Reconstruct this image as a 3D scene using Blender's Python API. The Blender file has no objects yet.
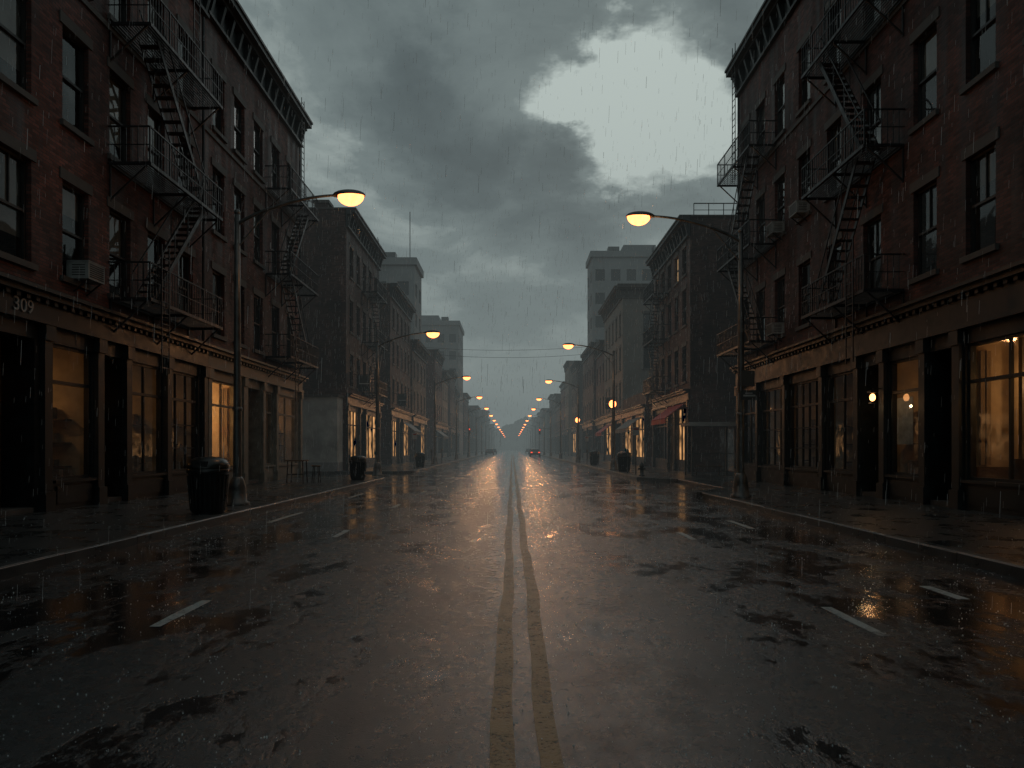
import bpy, math, random
from mathutils import Vector, Matrix
random.seed(11)
sc = bpy.context.scene
sc.view_settings.view_transform = 'Standard'
sc.view_settings.look = 'None'
sc.view_settings.exposure = 0
F = 10.7      # facade plane distance from the street axis
KERB = 6.2

# ------------------------------------------------------------------ materials
def NN(nt, typ, ins=None, **props):
    n = nt.nodes.new(typ)
    for k, v in props.items():
        setattr(n, k, v)
    if ins:
        for k, v in ins.items():
            if isinstance(v, bpy.types.NodeSocket):
                nt.links.new(v, n.inputs[k])
            else:
                n.inputs[k].default_value = v
    return n

def newmat(name):
    m = bpy.data.materials.new(name); m.use_nodes = True
    nt = m.node_tree
    return m, nt, nt.nodes['Principled BSDF']

def c4(c): return (c[0], c[1], c[2], 1.0)

def math_(nt, op, a, b=None, clamp=False):
    ins = {0: a}
    if b is not None: ins[1] = b
    n = NN(nt, 'ShaderNodeMath', ins, operation=op); n.use_clamp = clamp
    return n.outputs[0]

def mixc(nt, fac, a, b, blend='MIX'):
    n = nt.nodes.new('ShaderNodeMix'); n.data_type = 'RGBA'; n.blend_type = blend
    for i, v in ((0, fac), (6, a), (7, b)):
        if isinstance(v, bpy.types.NodeSocket): nt.links.new(v, n.inputs[i])
        else: n.inputs[i].default_value = v
    return n.outputs[2]

def maprange(nt, v, a, b, c, d, smooth=False):
    n = NN(nt, 'ShaderNodeMapRange', {0: v, 1: a, 2: b, 3: c, 4: d})
    if smooth: n.interpolation_type = 'SMOOTHSTEP'
    return n.outputs[0]

def noise(nt, vec, scale, detail=4, rough=0.55, dist=0.0):
    n = NN(nt, 'ShaderNodeTexNoise', {'Vector': vec, 'Scale': scale, 'Detail': detail, 'Roughness': rough, 'Distortion': dist})
    return n.outputs['Fac']

def objvec(nt, scale=(1, 1, 1)):
    tc = nt.nodes.new('ShaderNodeTexCoord')
    mp = NN(nt, 'ShaderNodeMapping', {'Vector': tc.outputs['Object'], 'Scale': scale})
    return mp.outputs[0]

def plain(name, col, rough=0.5, var=0.35, nscale=3.0, metallic=0.0, bump=0.0, bscale=40):
    m, nt, p = newmat(name)
    v = objvec(nt)
    n1 = noise(nt, v, nscale, 3, 0.6)
    dark = tuple(x * (1 - var) for x in col); lite = tuple(min(1, x * (1 + var)) for x in col)
    f = maprange(nt, n1, 0.3, 0.7, 0, 1)
    nt.links.new(mixc(nt, f, c4(dark), c4(lite)), p.inputs['Base Color'])
    nt.links.new(maprange(nt, n1, 0.3, 0.7, max(0.03, rough - .12), min(1, rough + .12)), p.inputs['Roughness'])
    p.inputs['Metallic'].default_value = metallic
    if bump > 0:
        b = NN(nt, 'ShaderNodeBump', {'Height': noise(nt, v, bscale, 2), 'Strength': bump, 'Distance': 0.01})
        nt.links.new(b.outputs[0], p.inputs['Normal'])
    return m

def brickmat(name, col, mortar=(.056, .052, .050), bw=.225, bh=.078):
    m, nt, p = newmat(name)
    tc = nt.nodes.new('ShaderNodeTexCoord')
    s = NN(nt, 'ShaderNodeSeparateXYZ', {0: tc.outputs['Object']})
    u = math_(nt, 'ADD', s.outputs[0], s.outputs[1])
    cmb = NN(nt, 'ShaderNodeCombineXYZ', {0: u, 1: s.outputs[2], 2: 0.0})
    br = NN(nt, 'ShaderNodeTexBrick', {'Vector': cmb.outputs[0], 'Color1': c4(tuple(x * .5 for x in col)),
            'Color2': c4(tuple(x * 1.4 for x in col)), 'Mortar': c4(mortar), 'Scale': 1.0,
            'Mortar Size': .009, 'Mortar Smooth': .3, 'Bias': 0.0, 'Brick Width': bw, 'Row Height': bh})
    n1 = noise(nt, tc.outputs['Object'], .35, 4, .65)
    stain = maprange(nt, n1, .35, .68, .35, 1.3)
    st = NN(nt, 'ShaderNodeMapping', {'Vector': cmb.outputs[0], 'Scale': (2.2, .16, 1)})
    n2 = noise(nt, st.outputs[0], 1.0, 3, .6)
    stain = math_(nt, 'MULTIPLY', stain, maprange(nt, n2, .35, .65, .5, 1.1))
    hsv = NN(nt, 'ShaderNodeHueSaturation', {'Color': br.outputs['Color'], 'Value': stain})
    nt.links.new(hsv.outputs[0], p.inputs['Base Color'])
    nt.links.new(maprange(nt, n2, .3, .7, .45, .85), p.inputs['Roughness'])
    p.inputs['Specular IOR Level'].default_value = .35
    b = NN(nt, 'ShaderNodeBump', {'Height': br.outputs['Fac'], 'Strength': .6, 'Distance': -.012})
    nt.links.new(b.outputs[0], p.inputs['Normal'])
    return m

def emis(name, col, strength, scale=9, lo=.8, hi=1.2):
    m, nt, p = newmat(name)
    nt.nodes.remove(p)
    e = NN(nt, 'ShaderNodeEmission', {'Color': c4(col), 'Strength': strength})
    v = objvec(nt)
    s = maprange(nt, noise(nt, v, scale, 2), .3, .7, strength * lo, strength * hi)
    nt.links.new(s, e.inputs['Strength'])
    nt.links.new(e.outputs[0], nt.nodes['Material Output'].inputs[0])
    m.cycles.emission_sampling = 'NONE'
    return m

def glassmat(name, tint=(.8, .82, .8), refl=1.0, rough=.03, dirty=.2):
    # thin pane: Schlick reflection that is the same from either face
    m, nt, p = newmat(name); nt.nodes.remove(p)
    v = objvec(nt)
    b = NN(nt, 'ShaderNodeBump', {'Height': noise(nt, v, 1.6, 1), 'Strength': .12, 'Distance': .05})
    geo = nt.nodes.new('ShaderNodeNewGeometry')
    dt = NN(nt, 'ShaderNodeVectorMath', {0: b.outputs[0], 1: geo.outputs['Incoming']}, operation='DOT_PRODUCT').outputs['Value']
    c = math_(nt, 'SUBTRACT', 1.0, math_(nt, 'ABSOLUTE', dt), True)
    fr = math_(nt, 'ADD', math_(nt, 'MULTIPLY', math_(nt, 'POWER', c, 4.0), .9), .07, True)
    t = NN(nt, 'ShaderNodeBsdfTransparent', {'Color': c4(tint)})
    g = NN(nt, 'ShaderNodeBsdfGlossy', {'Color': (refl, refl, refl, 1), 'Roughness': rough, 'Normal': b.outputs[0]})
    d = NN(nt, 'ShaderNodeBsdfDiffuse', {'Color': (.08, .08, .08, 1)})
    dirt = maprange(nt, noise(nt, v, 1.3, 3, .65), .45, .75, .02, dirty)
    mx = NN(nt, 'ShaderNodeMixShader', {0: fr, 1: t.outputs[0], 2: g.outputs[0]})
    mx2 = NN(nt, 'ShaderNodeMixShader', {0: dirt, 1: mx.outputs[0], 2: d.outputs[0]})
    nt.links.new(mx2.outputs[0], nt.nodes['Material Output'].inputs[0])
    return m

def ripple(nt, vec, scale):
    vo = NN(nt, 'ShaderNodeTexVoronoi', {'Vector': vec, 'Scale': scale, 'Randomness': 1.0})
    d = vo.outputs['Distance']
    w = math_(nt, 'SINE', math_(nt, 'MULTIPLY', d, 55.0))
    fall = maprange(nt, d, 0, .38, 1, 0, True)
    sep = NN(nt, 'ShaderNodeSeparateColor', {0: vo.outputs['Color']})
    gate = maprange(nt, sep.outputs[0], .35, .5, 0, 1)
    return math_(nt, 'MULTIPLY', math_(nt, 'MULTIPLY', w, fall), gate)

def roadmat():
    m, nt, p = newmat('wet_asphalt')
    tc = nt.nodes.new('ShaderNodeTexCoord'); o = tc.outputs['Object']
    mp = NN(nt, 'ShaderNodeMapping', {'Vector': o, 'Scale': (.85, .48, 1), 'Location': (2.2, 6.4, 0)}).outputs[0]
    big = noise(nt, mp, 1.0, 8, .78, .1)
    s = NN(nt, 'ShaderNodeSeparateXYZ', {0: o})
    ax = math_(nt, 'ABSOLUTE', s.outputs[0])
    gut = maprange(nt, ax, .3, 3.8, -.035, .06)
    lvl = math_(nt, 'ADD', big, gut)
    pud = maprange(nt, lvl, .505, .575, 0, 1, True)
    mt = NN(nt, 'ShaderNodeMapping', {'Vector': o, 'Scale': (1.1, .025, 1)}).outputs[0]
    trk = noise(nt, mt, 1.0, 3, .5, .1)
    grain = noise(nt, o, 75, 3, .75)
    mid = noise(nt, o, 9, 5, .75)
    base = mixc(nt, maprange(nt, mid, .3, .7, 0, 1), (.018, .022, .024, 1), (.050, .056, .060, 1))
    base = mixc(nt, maprange(nt, trk, .4, .6, 0, .55), base, (.018, .021, .023, 1))
    base = mixc(nt, math_(nt, 'MULTIPLY', pud, .8), base, (.005, .006, .007, 1))
    nt.links.new(base, p.inputs['Base Color'])
    rd = math_(nt, 'ADD', maprange(nt, mid, .3, .7, .17, .36), maprange(nt, trk, .35, .65, -.05, .08))
    mr = NN(nt, 'ShaderNodeMix', {0: pud, 2: rd, 3: .05})
    nt.links.new(mr.outputs[0], p.inputs['Roughness'])
    p.inputs['Specular IOR Level'].default_value = .8
    h1 = math_(nt, 'ADD', math_(nt, 'MULTIPLY', grain, .0085), math_(nt, 'MULTIPLY', mid, .007))
    inv = math_(nt, 'SUBTRACT', 1.0, math_(nt, 'MULTIPLY', pud, .93))
    h1 = math_(nt, 'MULTIPLY', h1, inv)
    rip = math_(nt, 'MULTIPLY', ripple(nt, o, 7.0), .0014)
    h = math_(nt, 'ADD', h1, math_(nt, 'MULTIPLY', rip, math_(nt, 'ADD', .25, pud)))
    b = NN(nt, 'ShaderNodeBump', {'Height': h, 'Strength': 1.0, 'Distance': .75})
    nt.links.new(b.outputs[0], p.inputs['Normal'])
    # thin, broken water film over the stones
    nt.links.new(maprange(nt, big, .38, .52, .08, .5), p.inputs['Coat Weight'])
    p.inputs['Coat Roughness'].default_value = .13
    p.inputs['Coat IOR'].default_value = 1.4
    b2 = NN(nt, 'ShaderNodeBump', {'Height': math_(nt, 'ADD', grain, mid), 'Strength': 1.0, 'Distance': .0022})
    nt.links.new(b2.outputs[0], p.inputs['Coat Normal'])
    return m

def pavemat():
    m, nt, p = newmat('wet_pavement')
    tc = nt.nodes.new('ShaderNodeTexCoord'); o = tc.outputs['Object']
    br = NN(nt, 'ShaderNodeTexBrick', {'Vector': o, 'Color1': (.038, .041, .043, 1), 'Color2': (.058, .061, .062, 1), 'Mortar': (.012, .012, .012, 1),
            'Scale': 1.0, 'Mortar Size': .012, 'Brick Width': 1.5, 'Row Height': 1.5}, offset=0.0)
    mid = noise(nt, o, 1.2, 6, .68)
    pud = maprange(nt, mid, .5, .62, 0, 1, True)
    base = mixc(nt, maprange(nt, mid, .35, .65, .2, .8), br.outputs['Color'], (.018, .019, .019, 1))
    nt.links.new(base, p.inputs['Base Color'])
    mr = NN(nt, 'ShaderNodeMix', {0: pud, 2: .36, 3: .1})
    nt.links.new(mr.outputs[0], p.inputs['Roughness'])
    h = math_(nt, 'ADD', math_(nt, 'MULTIPLY', br.outputs['Fac'], -.004), math_(nt, 'MULTIPLY', noise(nt, o, 60, 3, .7), .004))
    h = math_(nt, 'MULTIPLY', h, math_(nt, 'SUBTRACT', 1.0, math_(nt, 'MULTIPLY', pud, .7)))
    h = math_(nt, 'ADD', h, math_(nt, 'MULTIPLY', mid, .012))
    b = NN(nt, 'ShaderNodeBump', {'Height': h, 'Strength': 1.0, 'Distance': .8})
    nt.links.new(b.outputs[0], p.inputs['Normal'])
    return m

def paintmat(name, col, wear=.5):
    m, nt, p = newmat(name)
    out = nt.nodes['Material Output']
    tc = nt.nodes.new('ShaderNodeTexCoord'); o = tc.outputs['Object']
    n1 = noise(nt, o, 4, 7, .8); n2 = noise(nt, o, 40, 3, .7)
    f = math_(nt, 'ADD', math_(nt, 'MULTIPLY', n1, .6), math_(nt, 'MULTIPLY', n2, .4))
    a = maprange(nt, f, wear - .08, wear + .08, .05, .9)
    nt.links.new(mixc(nt, n1, c4(tuple(x * .35 for x in col)), c4(col)), p.inputs['Base Color'])
    p.inputs['Roughness'].default_value = .32
    b = NN(nt, 'ShaderNodeBump', {'Height': math_(nt, 'ADD', n1, n2), 'Strength': .7, 'Distance': .014})
    nt.links.new(b.outputs[0], p.inputs['Normal'])
    t = NN(nt, 'ShaderNodeBsdfTransparent', {})
    mx = NN(nt, 'ShaderNodeMixShader', {0: a, 1: t.outputs[0], 2: p.outputs[0]})
    nt.links.new(mx.outputs[0], out.inputs[0])
    return m

MAT = {}
MAT['brickA'] = brickmat('red_brick', (.160, .057, .043))
MAT['brickB'] = brickmat('dark_red_brick', (.125, .049, .039))
MAT['brickC'] = brickmat('brown_brick', (.098, .050, .041))
MAT['brickD'] = brickmat('grey_brown_brick', (.10, .077, .066))
MAT['stone'] = plain('sandstone_trim', (.072, .064, .058), .7, .4, 1.5)
MAT['stoneface'] = plain('limestone_wall', (.165, .152, .135), .75, .3, .5)
MAT['concrete'] = plain('tower_concrete', (.20, .21, .215), .8, .25, .2)
MAT['black'] = plain('black_painted_wood', (.010, .012, .013), .4, .4, 4)
MAT['green'] = plain('dark_green_paint', (.009, .013, .014), .45, .4, 4)
MAT['cream'] = plain('cream_painted_wood', (.15, .135, .11), .5, .4, 3)
MAT['cornice'] = plain('cornice_metal', (.020, .025, .026), .5, .5, 2)
MAT['whitewall'] = plain('whitewashed_block', (.32, .33, .32), .7, .35, .8)
MAT['iron'] = plain('wrought_iron', (.008, .008, .009), .45, .5, 6)
MAT['galv'] = plain('galvanised_steel', (.10, .105, .105), .42, .4, 3, .5)
MAT['frame'] = plain('window_frame_paint', (.018, .018, .018), .5, .3, 3)
MAT['glass'] = glassmat('window_glass')
MAT['farglass'] = plain('far_window_glass', (.012, .013, .014), .14, .3, 1.5)
MAT['shopglass'] = glassmat('shop_glass', (.9, .9, .88), dirty=.1)
MAT['dark'] = plain('unlit_room_black', (.02, .019, .018), .9, .3, 2)  # gloom of unlit rooms put into a near-black colour
MAT['blind'] = plain('window_blind', (.18, .17, .155), .8, .25, 2)
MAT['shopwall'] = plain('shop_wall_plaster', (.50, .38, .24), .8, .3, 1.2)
MAT['wood'] = plain('shop_wood', (.10, .06, .035), .5, .4, 3)
MAT['goods'] = plain('shop_goods', (.20, .15, .11), .6, .6, 5)
MAT['curtain'] = plain('curtain_cloth', (.30, .22, .13), .9, .2, 2)
MAT['poster'] = plain('faded_poster', (.32, .33, .30), .5, .5, 2.5)
MAT['roof'] = plain('tar_roof', (.03, .03, .03), .7, .3, 1)
MAT['acbody'] = plain('air_conditioner_metal', (.26, .27, .26), .5, .25, 3)
MAT['bulb'] = emis('warm_bulb', (1.0, .42, .14), 5)
MAT['lens'] = emis('sodium_lamp_lens', (1.0, .225, .062), 6.5, lo=.85, hi=1.2)
MAT['red_light'] = emis('red_light', (1.0, .06, .02), 2.2)
MAT['roomglow'] = emis('glowing_room_pane', (1.0, .62, .3), .3)  # pane glows by itself in place of a lit room
MAT['shopglow'] = emis('glowing_shop_panel', (1.0, .50, .19), .42, 1.1, -.5, 2.2)  # flat panel, patchy emission imitates a lamplit shop
MAT['bin'] = plain('bin_plastic', (.012, .014, .014), .35, .3, 4)
MAT['signdark'] = plain('sign_enamel', (.04, .045, .045), .4, .3, 4)
MAT['signwhite'] = plain('sign_white', (.35, .35, .34), .5, .2, 4)
MAT['redcloth'] = plain('red_awning_cloth', (.28, .03, .025), .6, .3, 2)
MAT['greycloth'] = plain('grey_awning_cloth', (.13, .13, .125), .6, .3, 2)
MAT['kerb'] = plain('granite_kerb', (.055, .057, .057), .35, .45, 2.5, bump=.4)
MAT['carpaint'] = plain('dark_car_paint', (.03, .035, .04), .25, .2, 2, .3)
MAT['tyre'] = plain('tyre_rubber', (.015, .015, .015), .8, .2, 8)
MAT['road'] = roadmat(); MAT['pave'] = pavemat()
MAT['yellow'] = paintmat('worn_yellow_paint', (.46, .27, .10), .43)
MAT['white'] = paintmat('worn_white_paint', (.74, .75, .72), .41)
MAT['tree'] = plain('distant_foliage', (.05, .06, .045), .9, .4, .1)

# ------------------------------------------------------------------ builder
class Builder:
    def __init__(self, name, loc=(0, 0, 0)):
        self.name = name; self.loc = Vector(loc); self.parts = {}
    def _p(self, part, mat):
        if part not in self.parts: self.parts[part] = ([], [], mat, [])
        return self.parts[part]
    def add(self, part, mat, verts, faces, smooth=False):
        V, Fc, _, S = self._p(part, mat); o = len(V)
        V.extend([Vector(v) - self.loc for v in verts])
        for f in faces:
            Fc.append([i + o for i in f]); S.append(smooth)
    def quad(self, part, mat, a, b, c, d): self.add(part, mat, [a, b, c, d], [(0, 1, 2, 3)])
    def hexa(self, part, mat, v):
        self.add(part, mat, v, [(0, 3, 2, 1), (4, 5, 6, 7), (0, 1, 5, 4), (1, 2, 6, 5), (2, 3, 7, 6), (3, 0, 4, 7)])
    def box(self, part, mat, x0, x1, y0, y1, z0, z1):
        self.hexa(part, mat, [(x0, y0, z0), (x1, y0, z0), (x1, y1, z0), (x0, y1, z0), (x0, y0, z1), (x1, y0, z1), (x1, y1, z1), (x0, y1, z1)])
    def sbox(self, part, mat, S, u0, u1, v0, v1, w0, w1):
        self.hexa(part, mat, [S(u0, v0, w0), S(u1, v0, w0), S(u1, v0, w1), S(u0, v0, w1), S(u0, v1, w0), S(u1, v1, w0), S(u1, v1, w1), S(u0, v1, w1)])
    def beam(self, part, mat, p, q, t, t2=None):
        p = Vector(p); q = Vector(q); d = (q - p)
        if d.length < 1e-5: return
        d.normalize(); t2 = t2 or t
        up = Vector((0, 0, 1)) if abs(d.z) < .95 else Vector((1, 0, 0))
        s = d.cross(up).normalized(); n = s.cross(d).normalized()
        s *= t / 2; n *= t2 / 2
        self.hexa(part, mat, [p - s - n, p + s - n, p + s + n, p - s + n, q - s - n, q + s - n, q + s + n, q - s + n])
    def tube(self, part, mat, pts, rad, n=12, cap=True):
        pts = [Vector(p) for p in pts]
        if not isinstance(rad, (list, tuple)): rad = [rad] * len(pts)
        vs = []; fs = []
        for i, p in enumerate(pts):
            d = (pts[min(i + 1, len(pts) - 1)] - pts[max(i - 1, 0)])
            if d.length < 1e-6: d = Vector((0, 0, 1))
            d.normalize()
            up = Vector((0, 1, 0)) if abs(d.y) < .9 else Vector((1, 0, 0))
            s = d.cross(up).normalized(); t = s.cross(d)
            for k in range(n):
                a = 2 * math.pi * k / n
                vs.append(p + (s * math.cos(a) + t * math.sin(a)) * rad[i])
        for i in range(len(pts) - 1):
            for k in range(n):
                fs.append((i * n + k, i * n + (k + 1) % n, (i + 1) * n + (k + 1) % n, (i + 1) * n + k))
        self.add(part, mat, vs, fs, True)
        if cap:
            self.add(part, mat, vs[:n], [tuple(range(n))]); self.add(part, mat, vs[-n:], [tuple(range(n))])
    def lathe(self, part, mat, c, prof, n=20, sq=0.0):
        vs = []; fs = []
        for r, z in prof:
            for k in range(n):
                a = 2 * math.pi * k / n
                vs.append((c[0] + r * math.cos(a), c[1] + r * math.sin(a), c[2] + z))
        m = len(prof)
        for i in range(m - 1):
            for k in range(n):
                fs.append((i * n + k, i * n + (k + 1) % n, (i + 1) * n + (k + 1) % n, (i + 1) * n + k))
        fs.append(tuple(range((m - 1) * n, m * n)))
        self.add(part, mat, vs, fs, True)
    def ellip(self, part, mat, c, r, lo=-90, hi=90, n=16, m=8):
        vs = []; fs = []
        for i in range(m + 1):
            e = math.radians(lo + (hi - lo) * i / m)
            for k in range(n):
                a = 2 * math.pi * k / n
                vs.append((c[0] + r[0] * math.cos(e) * math.cos(a), c[1] + r[1] * math.cos(e) * math.sin(a), c[2] + r[2] * math.sin(e)))
        for i in range(m):
            for k in range(n):
                fs.append((i * n + k, i * n + (k + 1) % n, (i + 1) * n + (k + 1) % n, (i + 1) * n + k))
        self.add(part, mat, vs, fs, True)
    def finish(self):
        e = bpy.data.objects.new(self.name, None); e.location = self.loc
        e.empty_display_size = .3
        sc.collection.objects.link(e)
        for part, (V, Fc, mat, S) in self.parts.items():
            me = bpy.data.meshes.new(part); me.from_pydata([tuple(v) for v in V], [], Fc)
            me.materials.append(MAT[mat]); me.polygons.foreach_set('use_smooth', S); me.update()
            o = bpy.data.objects.new(part, me); sc.collection.objects.link(o); o.parent = e
        return e

def child_light(parent, name, loc, energy, col=(1, .62, .3), r=.12, typ='POINT'):
    l = bpy.data.lights.new(name, typ); l.energy = energy; l.color = col; l.shadow_soft_size = r
    o = bpy.data.objects.new(name, l); sc.collection.objects.link(o)
    o.location = Vector(loc) - parent.location; o.parent = parent
    return o

def front(side, off=0.0):
    return lambda u, v, w: (side * (F + off - w), u, v)
def gable(side, y0, off=0.0):   # u: distance back from the facade, outward = -Y
    return lambda u, v, w: (side * (F + off + u), y0 - w, v)

def panel(b, part, mat, S, u0, u1, v0, v1, ops, reveal=.22):
    us = sorted(set([u0, u1] + [x for o in ops for x in (o[0], o[1]) if u0 < x < u1]))
    vs = sorted(set([v0, v1] + [x for o in ops for x in (o[2], o[3]) if v0 < x < v1]))
    for i in range(len(us) - 1):
        for j in range(len(vs) - 1):
            cu = (us[i] + us[i + 1]) / 2; cv = (vs[j] + vs[j + 1]) / 2
            if any(o[0] < cu < o[1] and o[2] < cv < o[3] for o in ops): continue
            b.quad(part, mat, S(us[i], vs[j], 0), S(us[i + 1], vs[j], 0), S(us[i + 1], vs[j + 1], 0), S(us[i], vs[j + 1], 0))
    for (a, c, d, e) in ops:
        for (p, q) in (((a, d), (c, d)), ((c, d), (c, e)), ((c, e), (a, e)), ((a, e), (a, d))):
            b.quad(part, mat, S(p[0], p[1], 0), S(q[0], q[1], 0), S(q[0], q[1], -reveal), S(p[0], p[1], -reveal))

def window(b, S, u0, u1, v0, v1, detail=2, lit=0.0, trim='stone'):
    if detail >= 1:
        b.sbox('sills', trim, S, u0 - .1, u1 + .1, v0 - .14, v0 - .001, -.05, .09)
        b.sbox('lintels', trim, S, u0 - .12, u1 + .12, v1 + .001, v1 + .26, -.05, .035)
    t = .06; w0, w1 = -.2, -.12
    if detail >= 1:
        b.sbox('window_frames', 'frame', S, u0, u0 + t, v0, v1, w0, w1)
        b.sbox('window_frames', 'frame', S, u1 - t, u1, v0, v1, w0, w1)
        b.sbox('window_frames', 'frame', S, u0 + t, u1 - t, v1 - t, v1, w0, w1)
        b.sbox('window_frames', 'frame', S, u0 + t, u1 - t, v0, v0 + t + .02, w0, w1)
        vm = (v0 + v1) / 2
        b.sbox('window_frames', 'frame', S, u0 + t, u1 - t, vm - .03, vm + .03, w0, w1 + .02)
    r = random.random()
    if detail < 2:
        if r < lit:
            b.quad('glowing_windows', 'roomglow', S(u0, v0, -.17), S(u1, v0, -.17), S(u1, v1, -.17), S(u0, v1, -.17))
        else:
            b.quad('dark_windows', 'farglass', S(u0, v0, -.17), S(u1, v0, -.17), S(u1, v1, -.17), S(u0, v1, -.17))
        return
    if random.random() < .6:
        um = (u0 + u1) / 2
        b.sbox('window_frames', 'frame', S, um - .014, um + .014, vm + .03, v1 - t, w0 + .02, w1 - .01)
    b.quad('window_glass', 'glass', S(u0, v0, -.17), S(u1, v0, -.17), S(u1, v1, -.17), S(u0, v1, -.17))
    b.quad('dark_room_backs', 'dark', S(u0 - .3, v0 - .3, -.9), S(u1 + .3, v0 - .3, -.9), S(u1 + .3, v1 + .3, -.9), S(u0 - .3, v1 + .3, -.9))  # dark sheet behind the pane, room shade put into its colour
    if r < .4:
        h = v1 - (v1 - v0) * random.choice([.3, .45, .5, .75])
        b.quad('blinds', 'blind', S(u0, h, -.26), S(u1, h, -.26), S(u1, v1, -.26), S(u0, v1, -.26))

def cornice(b, S, u0, u1, H, mat='cornice', proj=.65, brackets=True, h=1.25):
    b.sbox('cornice', mat, S, u0, u1, H - h, H - h + .12, -.05, .16)
    b.sbox('cornice', mat, S, u0, u1, H - h + .12, H - .42, -.05, .06)
    b.sbox('cornice', mat, S, u0, u1, H - .42, H - .30, -.05, proj * .55)
    b.sbox('cornice', mat, S, u0, u1, H - .30, H - .10, -.05, proj * .9)
    b.sbox('cornice', mat, S, u0, u1, H - .10, H, -.4, proj)
    if brackets:
        n = max(2, int((u1 - u0) / .75))
        for i in range(n):
            u = u0 + .2 + (u1 - u0 - .4) * i / (n - 1)
            a = .075
            v = [S(u - a, H - h + .14, .06), S(u + a, H - h + .14, .06), S(u + a, H - h + .14, .14), S(u - a, H - h + .14, .14),
                 S(u - a, H - .42, .06), S(u + a, H - .42, .06), S(u + a, H - .42, proj * .5), S(u - a, H - .42, proj * .5)]
            b.hexa('cornice_brackets', mat, v)

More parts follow.
